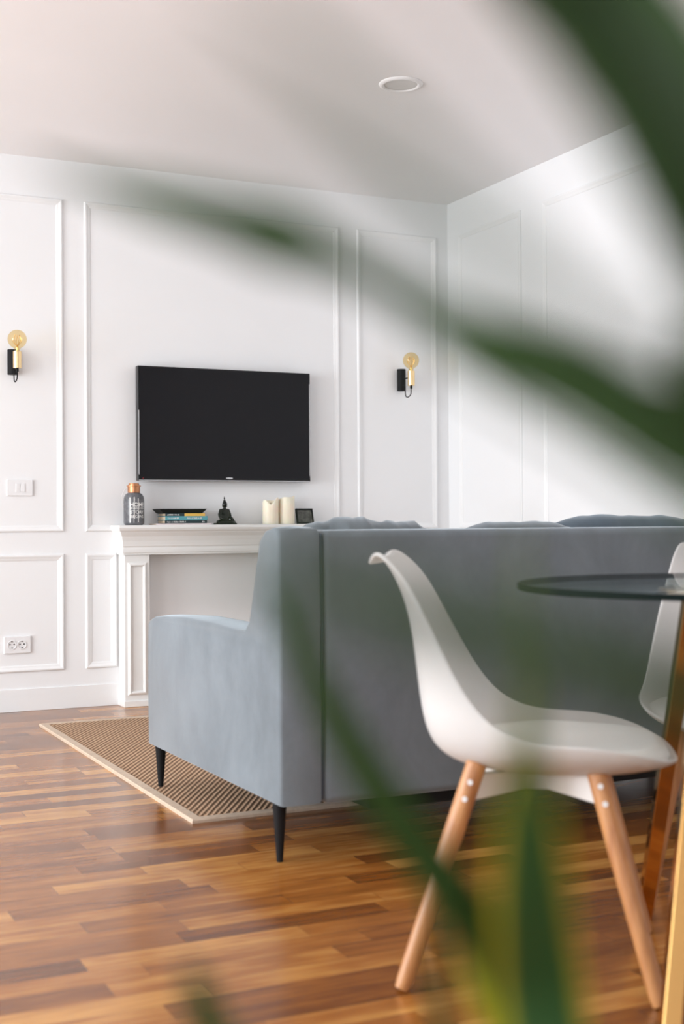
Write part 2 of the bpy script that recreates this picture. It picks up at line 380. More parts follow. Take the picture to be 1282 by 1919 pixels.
# ------------------------------------------------------------------ fireplace mantel
MX0, MX1, MY = -1.846, -.778, -.105
mt = thing('fireplace_mantel', 'white moulded fireplace surround with cornice shelf under the television', 'fireplace mantel', ((MX0+MX1)/2, 0, 0))
ox = (MX0+MX1)/2
CP = [(0, .725), (.010, .725), (.010, .733), (.014, .735), (.014, .748), (.012, .760), (.016, .768), (.016, .772), (.019, .790), (.026, .812), (.038, .830), (.040, .836), (.044, .836), (.050, .842), (.054, .852), (.052, .862), (.048, .866), (-.02, .866)]
bm = B(); rows = []
for x, y, sx, sy in ((MX0, 0, -.72, 0), (MX0, MY, -.72, -1), (MX1, MY, .72, -1), (MX1, 0, .72, 0)):
    rows.append([bm.verts.new((x-ox+sx*o_, y+sy*o_, z)) for o_, z in CP])
grid_faces(bm, rows)
box(bm, MX0-ox+.001, MY+.001, .727, MX1-ox-.001, -.0005, .8655)
link('shelf', bm, M['mantel'], mt)
def pilaster(x0, x1):
    bm = B(); box(bm, x0-ox, MY, 0, x1-ox, -.0005, .725)
    o = link('pilaster', bm, M['mantel'], mt, bevel=.002, bseg=2)
    pr = [(0, 0.0), (.003, .008), (.008, .011), (.014, .008), (.019, .003), (.019, 0)]
    b2 = frame_bm('back', x0-ox+.034, x1-ox-.034, .075, .668, pr, -MY)
    link('panel_moulding', b2, M['mantel'], o)
    b3 = B(); box(b3, x0-ox-.006, MY-.008, 0, x1-ox+.006, -.0005, .03); link('plinth', b3, M['mantel'], o, bevel=.003)
pilaster(MX0, MX0+.124); pilaster(MX1-.124, MX1)
MZ = .866

# ------------------------------------------------------------------ television
tv = thing('television', 'large flat black television mounted on the wall above the mantel', 'television', (-1.312, 0, 1.08))
bm = B(); box(bm, -.454, -.070, 0, .454, -.030, .555); link('casing', bm, M['black_gloss'], tv, bevel=.004)
bm = B(); box(bm, -.446, -.0715, .012, .446, -.0695, .548); link('screen', bm, M['screen'], tv)
bm = B(); box(bm, -.450, -.0712, .001, .450, -.0695, .0045); link('bezel_strip', bm, M['greyink'], tv)
bm = B(); box(bm, .4485, -.0712, .03, .4515, -.0695, .50); link('side_highlight_strip', bm, M['greyink'], tv); bm = B(); box(bm, -.4515, -.0712, .03, -.4485, -.0695, .34); link('side_highlight_strip', bm, M['greyink'], tv)
bm = B()
lathe(bm, [(0, .0), (.0042, .0), (.0042, .0008), (0, .0008)], seg=24)
bmesh.ops.rotate(bm, verts=bm.verts, cent=(0,0,0), matrix=Matrix.Rotation(PI/2, 3, 'X'))
bmesh.ops.scale(bm, verts=bm.verts, vec=(4.4, 1, .9)); bmesh.ops.translate(bm, verts=bm.verts, vec=(.012, -.0712, .0155))
link('logo_badge', bm, M['greyink'], tv)
bm = B(); box(bm, -.432, -.0722, .010, -.428, -.0714, .014); link('standby_light', bm, mat('dull_red', (.35, .02, .03), .4), tv)
bm = B(); box(bm, -.2, -.031, .15, .2, -.0008, .4); link('wall_bracket', bm, M['black'], tv)

# ------------------------------------------------------------------ wall sconces
def make_sconce():
    t = thing('wall_sconce', 'black and gold wall lamp with globe bulb above the light switch', 'wall lamp', (-2.352, 0, 1.627), 0, 'black and gold wall lamps beside the television')
    bm = B(); lathe(bm, [(0, -.058), (.022, -.058), (.023, -.057), (.023, .057), (.022, .058), (0, .058)], (0, -.024, 0)); link('wall_mount', bm, M['black'], t, smooth=False, bevel=.001)
    bm = B(); tube(bm, [(0, -.04, .004), (0, -.125, .004)], .003, 10); link('arm', bm, M['black'], t)
    bm = B(); lathe(bm, [(0, -.045), (.018, -.045), (.019, -.044), (.019, .032), (.018, .033), (.012, .033), (.012, .030), (0, .030)], (0, -.132, .005)); link('lamp_holder', bm, M['gold'], t, bevel=.0006)
    bm = B(); lathe(bm, [(0, -.060), (.0065, -.060), (.0065, -.042), (0, -.042)], (0, -.132, .005)); link('cable_grip', bm, M['black'], t)
    bm = B(); tube(bm, spline([(0, -.132, -.053), (0, -.126, -.085), (-.002, -.100, -.098), (-.003, -.078, -.090), (-.003, -.070, -.058), (-.002, -.055, -.036), (0, -.040, -.032)], 6), .0028, 10); link('cable', bm, M['black'], t, smooth=True)
    bm = B(); R = .043; c0 = .088
    prof = [(.0115, .034), (.0125, .042)] + [(R*math.sin(a), c0-R*math.cos(a)) for a in [math.radians(d) for d in range(22, 180, 12)]] + [(0, c0+R)]
    lathe(bm, prof, (0, -.132, .005)); b = link('bulb', bm, M['amber'], t, smooth=True)
    bm = B(); lathe(bm, [(0, .034), (.005, .036), (.006, .05), (.003, .062), (0, .064)], (0, -.132, .005), 12)
    for k in range(6):
        a0, a1 = k*PI/3, (k+.5)*PI/3
        for a in (a0, a1):
            pass
        tube(bm, [(.004*math.cos(a0), -.132+.004*math.sin(a0), .062), (.020*math.cos(a0), -.132+.020*math.sin(a0), .082), (.012*math.cos(a1), -.132+.012*math.sin(a1), .112), (.020*math.cos(a1), -.132+.020*math.sin(a1), .084)], .0012, 6)
    link('filament', bm, M['gold'], b)
    return t
s1 = make_sconce()
s2 = copy_tree(s1); s2.location.x = -.303; s2.location.z = 1.629
s2['label'] = 'black and gold wall lamp with globe bulb in the narrow panel right of the television'

# ------------------------------------------------------------------ switch and sockets
t = thing('light_switch', 'white two-rocker light switch plate below the left wall lamp', 'light switch', (-2.317, 0, 1.044))
bm = B(); box(bm, -.060, -.009, -.038, .060, 0, .038); link('faceplate', bm, M['plastic'], t, bevel=.003)
for x in (-.019, .003):
    bm = B(); box(bm, x, -.012, -.020, x+.020, -.008, .020)
    bm.verts.ensure_lookup_table()
    o = link('rocker', bm, M['plastic'], t, bevel=.0015); o.rotation_euler.x = math.radians(3 if x < 0 else -3)
t = thing('power_socket', 'white double power socket plate low on the wall panel', 'power socket', (-2.331, 0, .312))
bm = B(); box(bm, -.062, -.010, -.040, .062, 0, .040); fp = link('faceplate', bm, M['plastic'], t, bevel=.003)
for x in (-.026, .020):
    bm = B()
    seg = 28; pr = [(.021, -.0102), (.021, -.0125), (.0185, -.0128), (.0180, -.0104), (0, -.0103)]
    rows = []
    for r_, y in pr: rows.append([bm.verts.new((x+max(r_, 1e-5)*math.cos(2*PI*k/seg), y, max(r_, 1e-5)*math.sin(2*PI*k/seg))) for k in range(seg)])
    grid_faces(bm, rows, True); so = link('socket_well', bm, M['plastic'], t)
    for dx, dz in ((-.0095, .003), (.0095, .003), (.0, -.013), (.0, .0165)):
        rr = .0030; bm = B()
        vs = [bm.verts.new((x+dx+rr*math.cos(2*PI*k/12), -.0131, dz+rr*math.sin(2*PI*k/12))) for k in range(12)]
        v2 = [bm.verts.new((v.co.x, -.0105, v.co.z)) for v in vs]; bm.faces.new(vs); grid_faces(bm, [vs, v2], True); link('pin_hole', bm, M['hole'], so)

# ------------------------------------------------------------------ ceiling downlight
t = thing('ceiling_light', 'round flush white ceiling downlight, switched off', 'ceiling light', (-1.157, -1.622, H))
bm = B(); lathe(bm, [(.066, -.004), (.070, -.009), (.078, -.009), (.086, -.003), (.087, 0), (.064, 0)]); link('trim_ring', bm, M['ceiling'], t, smooth=True)
bm = B(); lathe(bm, [(0, -.0035), (.066, -.0035), (.066, 0), (0, 0)]); link('diffuser', bm, mat('frosted_diffuser', (.70, .68, .67), .4), t)

# ------------------------------------------------------------------ things on the mantel
def text_on_cylinder(lines, R, mi_mat, parent, name):
    bm = B()
    for s, size, z, width in lines:
        cu = bpy.data.curves.new('t', 'FONT'); cu.body = s; cu.size = size; cu.align_x = 'CENTER'; cu.extrude = 0; cu.offset = size*0.012
        to = bpy.data.objects.new('t', cu); col.objects.link(to); bpy.context.view_layer.update()
        me = to.evaluated_get(bpy.context.evaluated_depsgraph_get()).to_mesh()
        xs = [v.co.x for v in me.vertices]; sc = width/(max(xs)-min(xs)); mid = (max(xs)+min(xs))/2
        vs = []
        for v in me.vertices:
            a = ((v.co.x-mid)*sc)/R + ANG
            vs.append(bm.verts.new((R*math.sin(a), -R*math.cos(a), z+v.co.y)))
        for p in me.polygons:
            try: bm.faces.new([vs[i] for i in p.vertices])
            except ValueError: pass
        to.to_mesh_clear(); bpy.data.objects.remove(to)
    return link(name, bm, mi_mat, parent)
ANG = math.radians(6)
t = thing('storage_bottle', 'smoky grey glass bottle with copper lid and white lettering on the mantel', 'bottle', (-1.794, -.09, MZ))
bm = B(); prof = [(0, 0), (.040, 0), (.047, .005), (.049, .012), (.049, .118), (.047, .134), (.040, .147), (.031, .153), (.028, .156), (0, .156)]
lathe(bm, prof, seg=40); link('glass_body', bm, M['smoke'], t, smooth=True)
bm = B(); lathe(bm, [(0, .154), (.029, .154), (.030, .158), (.030, .184), (.034, .185), (.034, .190), (.026, .191), (.025, .199), (.022, .201), (0, .201)], seg=32); link('lid', bm, M['copper'], t)
bm = B(); tube(bm, spline([(-.030, 0, .176), (-.046, 0, .168), (-.058, 0, .140), (-.060, 0, .110), (-.056, 0, .090), (-.050, 0, .078)], 5), .0013, 8); link('wire_handle', bm, M['whitemetal'], t, smooth=True)
text_on_cylinder([('HOME', .026, .089, .074), ('IS WHERE OUR', .012, .076, .070), ('STORY', .022, .055, .072), ('BEGINS', .020, .035, .070)], .0496, M['ink'], t, 'lettering')
for a, z0, z1, wd in ((-38, .012, .132, .0045), (-16, .012, .134, .0018), (-12, .03, .134, .0018), (8, .014, .128, .0038)):
    bm = B(); a = math.radians(a); c = Vector((.0494*math.sin(a), -.0494*math.cos(a), 0)); tn = Vector((math.cos(a), math.sin(a), 0))
    vs = [bm.verts.new(c*1.006+tn*s*wd/2+Vector((0, 0, z))) for s, z in ((-1, z0), (1, z0), (1, z1), (-1, z1))]
    bm.faces.new(vs); link('reflection_stripe', bm, M['ink'], t)  # white stripes paint vertical reflections onto the glass body

def glyphs(bm, x0, x1, y, z, h):            # an illegible row of tiny printed strokes, as in the photograph
    x = x0
    while x < x1:
        w_ = random.uniform(.0012, .0032); hh = h*random.choice((.7, 1, 1, .8)); 
        v = [bm.verts.new(p) for p in ((x, y, z-h/2), (x+w_, y, z-h/2), (x+w_, y, z-h/2+hh), (x, y, z-h/2+hh))]; bm.faces.new(v)
        x += w_+random.choice((.0012, .0012, .0012, .004))
def book(x0, x1, z0, z1, cover, label, prints, depth=.12, y0=-.135, rz=0, pages=True, extra=None):
    L_, hgt = x1-x0, z1-z0
    t = thing('book', label, 'book', ((x0+x1)/2, y0+depth/2, z0), rz, 'books stacked on the mantel')
    a, d = L_/2, depth/2
    bm = B(); c = min(.002, hgt*.2)
    box(bm, -a, -d, 0, a, d, c); box(bm, -a, -d, hgt-c, a, d, hgt); box(bm, -a, -d, c, a, -d+.003, hgt-c)
    link('cover', bm, cover, t)
    bm = B(); box(bm, -a+.003, -d+.003, c, a-.003, d-.004, hgt-c); link('page_block', bm, M['pages'], t)
    if prints:
        for p0, p1 in prints:
            bm = B(); glyphs(bm, -a+L_*p0, -a+L_*p1, -d-.0004, hgt/2, hgt*.45); link('spine_print', bm, M['ink'], t)
    if extra:
        bm = B(); box(bm, -a+L_*extra[0], -d-.0006, .0003, -a+L_*extra[1], -d-.0001, hgt-.0003); link('spine_band', bm, extra[2], t)
    return t
z = MZ
book(-1.700, -1.420, z, z+.007, M['pinkwhite'], 'thin pale pink and white book at the very bottom of the mantel stack', None, depth=.13, y0=-.145); z += .007
book(-1.655, -1.442, z, z+.0155, M['navy'], 'dark spined book with white print lying under the teal book', [(.05, .5), (.88, .93)], y0=-.138); z += .0155
book(-1.655, -1.440, z, z+.0195, M['teal'], 'teal book in the middle of the mantel stack', [(.06, .32), (.52, .86)], y0=-.138, rz=.02); z += .0195
book(-1.652, -1.452, z, z+.0135, M['navy'], 'yellow and black spined book on top of the teal book', [(.04, .36)], y0=-.136, depth=.115, extra=(.48, 1.0, M['yellow'])); z += .0135
tr = bm = B()
def frus(bm, a0, b0, z0, a1, b1, z1):
    v0 = [bm.verts.new((sx*a0, sy*b0, z0)) for sx, sy in ((-1,-1),(1,-1),(1,1),(-1,1))]
    v1 = [bm.verts.new((sx*a1, sy*b1, z1)) for sx, sy in ((-1,-1),(1,-1),(1,1),(-1,1))]
    return v0, v1
v0, v1 = frus(bm, .100, .050, 0, .120, .062, .022); i0, i1 = frus(bm, .097, .047, .004, .116, .058, .022)
bm.faces.new(v0[::-1]); grid_faces(bm, [v0, v1], True); grid_faces(bm, [v1, i1], True); grid_faces(bm, [i1, i0], True); bm.faces.new(i0)
o = link('tray', bm, M['black'], bevel=.0015); o.location = (-1.562, -.078, z); tag(o, 'black flared tray lying on top of the book stack', 'tray')

# seated figurine
bm = B()
def ell(c, r, rot=None):
    g = bmesh.ops.create_icosphere(bm, subdivisions=3, radius=1)
    vs = g['verts']; bmesh.ops.scale(bm, verts=vs, vec=r)
    if rot: bmesh.ops.rotate(bm, verts=vs, cent=(0,0,0), matrix=Matrix.Rotation(rot[0], 3, rot[1]))
    bmesh.ops.translate(bm, verts=vs, vec=c)
ell((0, -.005, .010), (.048, .032, .010))                      # lap
for s in (-1, 1):
    tube(bm, [(s*.012, .006, .013), (s*.044, -.008, .011), (s*.048, -.016, .009)], [.013, .0115, .009], 12)
    tube(bm, [(s*.047, -.014, .009), (s*.02, -.030, .010), (-s*.012, -.030, .011)], [.009, .009, .007], 12)
    tube(bm, [(s*.021, .004, .070), (s*.030, .002, .050), (s*.031, -.003, .036)], [.009, .0085, .0075], 12)
    ell((s*.021, .004, .069), (.010, .010, .009))
tube(bm, [(-.031, -.002, .037), (-.018, -.018, .026), (.0, -.024, .022)], [.0075, .007, .006], 12)
tube(bm, [(.031, -.002, .037), (.034, -.016, .026), (.036, -.026, .014)], [.0075, .007, .005], 12)
ell((0, .004, .030), (.027, .017, .022)); ell((0, .004, .055), (.029, .016, .025)); ell((0, .004, .069), (.026, .013, .011)); ell((0, .001, .040), (.032, .012, .022))
tube(bm, [(0, .003, .072), (0, .002, .088)], [.0085, .0075], 12)
ell((0, .001, .099), (.0125, .0125, .0165)); ell((0, -.0105, .097), (.002, .003, .004)); 
for s in (-1, 1): ell((s*.0125, .002, .094), (.002, .003, .009))
ell((0, .003, .115), (.0075, .0075, .007)); tube(bm, [(0, .003, .118), (0, .003, .124), (0, .003, .129), (0, .003, .140)], [.003, .0028, .0042, .0006], 10)
box(bm, -.050, -.034, 0, .050, .026, .007)
o = link('seated_figurine', bm, M['black_gloss'], smooth=True)
rm = o.modifiers.new('r', 'REMESH'); rm.mode = 'VOXEL'; rm.voxel_size = .0013; rm.use_smooth_shade = True
sm = o.modifiers.new('sm', 'SMOOTH'); sm.iterations = 3
o.location = (-1.330, -.085, MZ); o.rotation_euler.z = math.radians(14)
tag(o, 'small glossy black seated meditating figurine in the middle of the mantel', 'figurine')

# candles with wavy melted rims
def candle(x, y, r, h, ph, label, dip):
    t = thing('candle', label, 'candle', (x, y, MZ), 0, 'ivory pillar candles on the mantel')
    bm = B(); seg = 48; rows = []
    def rim(k): 
        a = 2*PI*k/seg; return h+.008*math.sin(a+ph)+.003*math.sin(3*a+ph)-dip*max(0, math.cos(a-math.radians(250)))**6
    for rr, f in ((.96, 0), (1.0, .02), (1, .35), (1, .7), (.99, .97), (.96, 1.0), (.90, 1.0), (.86, .97), (.84, .80), (0.02, .78)):
        rows.append([bm.verts.new((rr*r*math.cos(2*PI*k/seg), rr*r*math.sin(2*PI*k/seg), rim(k)*f if f > .5 and f != .78 and f != .80 else h*f)) for k in range(seg)])
    grid_faces(bm, rows, True); bm.faces.new(rows[0][::-1]); bm.faces.new(rows[-1])
    link('wax_body', bm, M['wax'], t, smooth=True)
    bm = B(); tube(bm, [(0, 0, h*.77), (.001, 0, h*.86)], .0012, 8); link('wick', bm, M['wick'], t)
candle(-1.086, -.085, .0405, .125, 2.6, 'shorter ivory pillar candle with melted hollow side, left of the pair', .030)
candle(-.998, -.080, .0425, .133, 2.2, 'taller plain ivory pillar candle beside the small photo frame', 0)

# small tilted picture frame
t = thing('picture_frame', 'small black framed dark picture leaning at the right end of the mantel', 'picture frame', (-.890, -.075, MZ), math.radians(4))
tilt = Matrix.Rotation(math.radians(-14), 3, 'X')
def tb(*a):
    b = B(); box(b, *a); bmesh.ops.rotate(b, verts=b.verts, cent=(0,0,0), matrix=tilt); return b
b = B()
for a in ((-.048, -.006, 0, .048, .004, .008), (-.048, -.006, .072, .048, .004, .080), (-.048, -.006, .008, -.041, .004, .072), (.041, -.006, .008, .048, .004, .072)): box(b, *a)
bmesh.ops.rotate(b, verts=b.verts, cent=(0,0,0), matrix=tilt); link('frame', b, M['black'], t)
link('picture', tb(-.041, -.003, .008, .041, .003, .072), mat('dark_picture', (.07, .07, .06), .25, noise=.7, scale=45), t)
b = B(); box(b, -.01, .0, 0, .01, .004, .06); bmesh.ops.rotate(b, verts=b.verts, cent=(0,0,.06), matrix=Matrix.Rotation(math.radians(22), 3, 'X')); bmesh.ops.translate(b, verts=b.verts, vec=(0, .016, 0)); link('easel_back', b, M['black'], t)

# ------------------------------------------------------------------ rug
RX0, RX1, RY0, RY1 = -2.335, -.45, -2.50, -.47
t = thing('woven_rug', 'brown woven jute rug with beige border under the sofa front', 'rug', ((RX0+RX1)/2, (RY0+RY1)/2, 0))
hx, hy = (RX1-RX0)/2, (RY1-RY0)/2; bw = .034
bm = B(); box(bm, -hx+bw, -hy+bw, 0, hx-bw, hy-bw, .009); link('weave', bm, M['rug'], t)
bm = B(); pts = ((-1,-1),(1,-1),(1,1),(-1,1)); rows = []
for sx, sy in pts: rows.append([bm.verts.new((sx*(hx-w_), sy*(hy-w_), z_)) for w_, z_ in ((0, 0), (0, .008), (.003, .011), (bw-.002, .0115), (bw, .009), (bw, 0))])
for i in range(4): grid_faces(bm, [rows[i], rows[(i+1) % 4]], True)
link('border', bm, M['border'], t)

# ------------------------------------------------------------------ sofa
SX0, SX1, SYB = -2.30, -.22, -3.08
sofa = thing('sofa', 'blue-grey velvet sofa seen from behind on tapered black legs', 'sofa', (SX0, SYB, 0))
AW = .118
prof = [(0, .158), (0, .55), (.004, .84), (.015, .860), (.05, .866), (.10, .858), (.137, .832), (.165, .76), (.195, .67), (.215, .615), (.245, .590), (.32, .584), (.50, .590), (.75, .590), (.95, .580), (1.06, .572), (1.105, .560), (1.125, .545), (1.130, .45), (1.130, .30), (1.128, .148)]
def arm(x0, x1):
    bm = B(); n = 7; rows = []; xs = []
    e = .009
    xs = [(x0, e), (x0+.003, .003), (x0+e, 0), ((x0+x1)/2, -.004), (x1-e, 0), (x1-.003, .003), (x1, e)]
    cx, cy = .5, .35
    pv = [Vector((a, b)) for a, b in prof]; N_ = len(pv)
    norm = []
    for i in range(N_):
        d = (pv[(i+1) % N_]-pv[i-1]).normalized(); norm.append(Vector((d.y, -d.x)))   # inward
    for x, ins in xs:
        row = []
        for i in range(N_):
            p = pv[i]+norm[i]*ins
            if i in (0, N_-1): p = Vector((pv[i].x+(ins if i == 0 else -ins), pv[i].y+max(ins, 0)*.4))
            row.append(bm.verts.new((x, p.x, p.y)))
        rows.append(row)
    grid_faces(bm, rows, True); bm.faces.new(rows[0]); bm.faces.new(rows[-1][::-1])
    return link('arm', bm, M['velvet'], sofa, smooth=True)
L_ = SX1-SX0
for a in (arm(0, AW), arm(L_-AW, L_)): 
    a.modifiers.new('e', 'EDGE_SPLIT').split_angle = math.radians(50)
def soft_box(name, x0, y0, z0, x1, y1, z1, m, parent, r=.03, bulge=0):
    bm = B(); box(bm, x0, y0, z0, x1, y1, z1)
    o = link(name, bm, m, parent, bevel=r, bseg=5); return o
soft_box('backrest', AW+.006, .004, .150, L_-AW-.006, .17, .858, M['velvet'], sofa, .022)
soft_box('seat_base', AW+.002, .172, .160, L_-AW-.002, 1.10, .32, M['velvet'], sofa, .015)
bm = B(); box(bm, .30, .10, .100, L_-.30, 1.05, .159); link('underside_light_block', bm, M['light_block'], sofa, bevel=.01)  # unseen black box, added to block light and reflections under the sofa
for k in range(3):
    a = AW+.006+(L_-2*AW-.012)*k/3; b = AW+.006+(L_-2*AW-.012)*(k+1)/3
    soft_box('seat_cushion', a+.002, .175, .322, b-.002, 1.12, .47, M['velvet'], sofa, .035)
bm = B(); tube(bm, [(AW+.002, .010, .165), (AW+.002, .006, .5), (AW+.002, .010, .850)], .004, 8); link('seam', bm, M['seam'], sofa); bm = B(); tube(bm, [(L_-AW-.002, .010, .165), (L_-AW-.002, .006, .5), (L_-AW-.002, .010, .850)], .004, 8)
link('seam', bm, M['seam'], sofa)
for x, y in ((.022, .078), (.022, 1.085), (L_-.022, .078), (L_-.022, 1.085)):
    zb = .0115 if y > 1 else 0
    bm = B(); lathe(bm, [(0, zb), (.0080, zb), (.0085, zb+.004), (.0185, .150), (.0185, .165), (0, .165)], (x+.008 if x < 1 else x-.008, y, 0), 24); link('leg', bm, M['black'], sofa, smooth=False)

def pillow(name, w_, h_, d_, m, loc, rot, label, cat='cushion', group=None, rib=0, wrinkle=.006, seed=0, cornerz=0):
    rnd = random.Random(seed); bm = B(); n = 28
    ph = [rnd.uniform(0, 6) for _ in range(6)]
    for side in (-1, 1):
        rows = []
        for i in range(n+1):
            u = -1+2*i/n; row = []
            for j in range(n+1):
                v = -1+2*j/n
                px = math.copysign(abs(u)**1.0, u); fu, fv = 1-abs(u)**3.2, 1-abs(v)**3.2
                th = (max(0, fu)*max(0, fv))**.55*d_/2
                pin = (1-.16*u**4); pin2 = (1-.14*v**4)
                zw = wrinkle*.22*(math.sin(7*u+ph[3])+.7*math.sin(17*u+ph[4])+.4*math.sin(31*u+ph[5]))*max(0, v)**3; wr = wrinkle*(math.sin(9*u+ph[0]+3*v)+math.sin(13*v+ph[1]-5*u)+.6*math.sin(21*u+ph[2]+9*v))*(.25+abs(v)**2)*(fu*fv)**.3*.6 if fu*fv > 0 else 0
                if rib: wr += .0022*math.sin(rib*u*PI)*(fu*fv > 0)
                row.append(bm.verts.new((u*w_/2*pin2, side*(th+wr), v*h_/2*pin + h_/2 + zw + cornerz*u*max(0, v))))
            rows.append(row)
        grid_faces(bm, rows)
    bmesh.ops.remove_doubles(bm, verts=bm.verts, dist=.0004)
    o = link(name, bm, m, smooth=True); o.location = loc; o.rotation_euler = rot
    tag(o, label, cat, group); return o
pillow('cushion', .50, .418, .17, M['velvet'], (-1.93, -2.785, .47), (math.radians(5), math.radians(3.5), 0), 'blue-grey cushion peeking crumpled over the sofa back at its left corner', group='cushions on the sofa', seed=3, wrinkle=.02)
pillow('cushion', .50, .408, .15, M['velvet'], (-1.40, -2.775, .47), (math.radians(5), 0, 0), 'smooth grey cushion barely showing over the middle of the sofa back', group='cushions on the sofa', seed=5)
pillow('cushion', .72, .425, .15, M['velvet_dark'], (-.90, -2.64, .472), (math.radians(6), math.radians(.8), 0), 'dark slate ribbed cushion showing over the right part of the sofa back', group='cushions on the sofa', rib=46, seed=8, wrinkle=.009)

# ------------------------------------------------------------------ shell chairs
SH = [  # spine(x,z), rim(x,z), half width
 ((-.312,.798),(-.325,.796),.095), ((-.298,.811),(-.309,.825),.124), ((-.285,.797),(-.284,.812),.140), ((-.270,.765),(-.246,.778),.152),
 ((-.254,.726),(-.215,.728),.165), ((-.242,.662),(-.178,.648),.185), ((-.233,.587),(-.138,.572),.200), ((-.225,.512),(-.092,.511),.212),
 ((-.212,.455),(-.045,.484),.220), ((-.183,.420),(.000,.474),.225), ((-.130,.400),(.035,.470),.228), ((-.050,.390),(.080,.469),.228),
 ((.040,.386),(.120,.466),.226), ((.120,.389),(.158,.459),.219), ((.190,.398),(.195,.450),.204), ((.245,.411),(.228,.438),.172), ((.270,.421),(.252,.430),.125)]
def shp(u, t):     # u 0..len-1 (float), t -1..1
    i = min(int(u), len(SH)-2); f = u-i
    S = [SH[i][0][k]*(1-f)+SH[i+1][0][k]*f for k in (0, 1)]; R_ = [SH[i][1][k]*(1-f)+SH[i+1][1][k]*f for k in (0, 1)]; w_ = SH[i][2]*(1-f)+SH[i+1][2]*f
    a = abs(t); k = a**2.4
    yy = math.copysign(1-(1-a)**1.25, t) if a < 1 else t
    return Vector((S[0]+(R_[0]-S[0])*k, w_*yy, S[1]+(R_[1]-S[1])*k))
def make_chair(label):
    t = thing('dining_chair', label, 'chair', (0,0,0), 0, 'white shell dining chairs')
    bm = B(); n = 16; rows = []
    for i in range(len(SH)): rows.append([bm.verts.new(shp(i, -1+2*j/n)) for j in range(n+1)])
    grid_faces(bm, rows)
    o = link('seat_shell', bm, M['shell'], t, smooth=True)
    s = o.modifiers.new('s', 'SOLIDIFY'); s.thickness = .009; s.offset = 0; s.use_rim = True
    ss = o.modifiers.new('ss', 'SUBSURF'); ss.levels = 2; ss.render_levels = 2
    # seat pad
    bm = B(); nu, nv = 20, 16; rows = []; rows2 = []
    for i in range(nu+1):
        fu = i/nu; u = 9.1+(15.5-9.1)*fu; r1, r2 = [], []
        hw = (1-abs(2*fu-1)**4.0)**.5*.80+.06
        for j in range(nv+1):
            tv_ = (-1+2*j/nv); p = shp(u, tv_*hw)
            lift = .004+.040*(1-abs(tv_)**6)*(1-abs(2*fu-1)**6)
            r1.append(bm.verts.new(p+Vector((0, 0, lift)))); r2.append(bm.verts.new(p+Vector((0, 0, .003))))
        rows.append(r1); rows2.append(r2)
    grid_faces(bm, rows); grid_faces(bm, rows2)
    for a, b in zip(rows, rows2): pass
    for i in range(nu):
        bm.faces.new((rows[i][0], rows2[i][0], rows2[i+1][0], rows[i+1][0])); bm.faces.new((rows[i][-1], rows[i+1][-1], rows2[i+1][-1], rows2[i][-1]))
    for j in range(nv):
        bm.faces.new((rows[0][j], rows[0][j+1], rows2[0][j+1], rows2[0][j])); bm.faces.new((rows[-1][j], rows2[-1][j], rows2[-1][j+1], rows[-1][j+1]))
    link('seat_pad', bm, M['pad'], t, smooth=True, sub=1)
    # underframe: four white arms from the centre, upright plates on the legs
    legs = []
    for sx in (-1, 1):
        for sy in (-1, 1):
            fw = .20 if sx < 0 else .215
            legs.append((Vector((sx*.112, sy*.130, .415)), Vector((-.250 if sx < 0 else .222, sy*fw, 0))))
    bm = B(); box(bm, -.030, -.030, .350, .030, .030, .388)
    for top, foot in legs:
        d = (foot-top).normalized(); hub = Vector((0, 0, .368)); at = top+d*((top.z-.372)/-d.z)
        ax = Vector((at.x, at.y, 0)).normalized(); sd = Vector((-ax.y, ax.x, 0))*.0035; inn = at-ax*.016
        for s in (-1, 1):
            pass
        v = [bm.verts.new(p) for p in (hub+sd+Vector((0,0,-.016)), hub+sd+Vector((0,0,.014)), inn+sd+Vector((0,0,.020)), inn+sd+Vector((.0,0,-.026)))]
        v2 = [bm.verts.new(q.co-2*sd) for q in v]
        bm.faces.new(v); bm.faces.new(v2[::-1])
        for k in range(4): bm.faces.new((v[k], v2[k], v2[(k+1)%4], v[(k+1)%4]))
        # top flange
        wd = Vector((-ax.y, ax.x, 0))*.012
        q = [bm.verts.new(p) for p in (hub+wd+Vector((0,0,.014)), hub-wd+Vector((0,0,.014)), inn-wd+Vector((0,0,.022)), inn+wd+Vector((0,0,.022)))]
        q2 = [bm.verts.new(p.co+Vector((0,0,.003))) for p in q]
        bm.faces.new(q[::-1]); bm.faces.new(q2)
        for k in range(4): bm.faces.new((q[k], q[(k+1)%4], q2[(k+1)%4], q2[k]))
        # plate along the leg
        pa = top+d*.01-ax*.018; pb = top+d*.088-ax*.0165; wd = Vector((-ax.y, ax.x, 0))*.013
        q = [bm.verts.new(p) for p in (pa+wd, pa-wd, pb-wd*.8, pb+wd*.8)]; q2 = [bm.verts.new(p.co+ax*.003) for p in q]
        bm.faces.new(q); bm.faces.new(q2[::-1])
        for k in range(4): bm.faces.new((q[k], q2[k], q2[(k+1)%4], q[(k+1)%4]))
    link('underframe', bm, M['whitemetal'], t, bevel=.001, bseg=2)
    for top, foot in legs:
        d = (foot-top).normalized(); ft = foot-d*.004
        bm = B(); tube(bm, [top-d*.004, top, top+d*.15, foot-d*.02, foot-d*.002+Vector((0,0,.001))], [.017, .0195, .0195, .0155, .014], 20)
        for v in bm.verts:
            if v.co.z < .002: v.co.z = 0
        lg = link('leg', bm, M['beech'], t, smooth=False, bevel=.0015)
        ax = Vector((top.x, top.y, 0)).normalized()
        side = Vector((0, 1 if top.y > 0 else -1, 0))
        for s in (.033, .066):
            c = top+d*s; bm = B(); tube(bm, [c+side*.016, c+side*.0215], [.0060, .0052], 12); link('bolt', bm, M['plastic'], lg)
    return t
ch = make_chair('white shell chair with padded seat, nearest, between the sofa back and the camera')
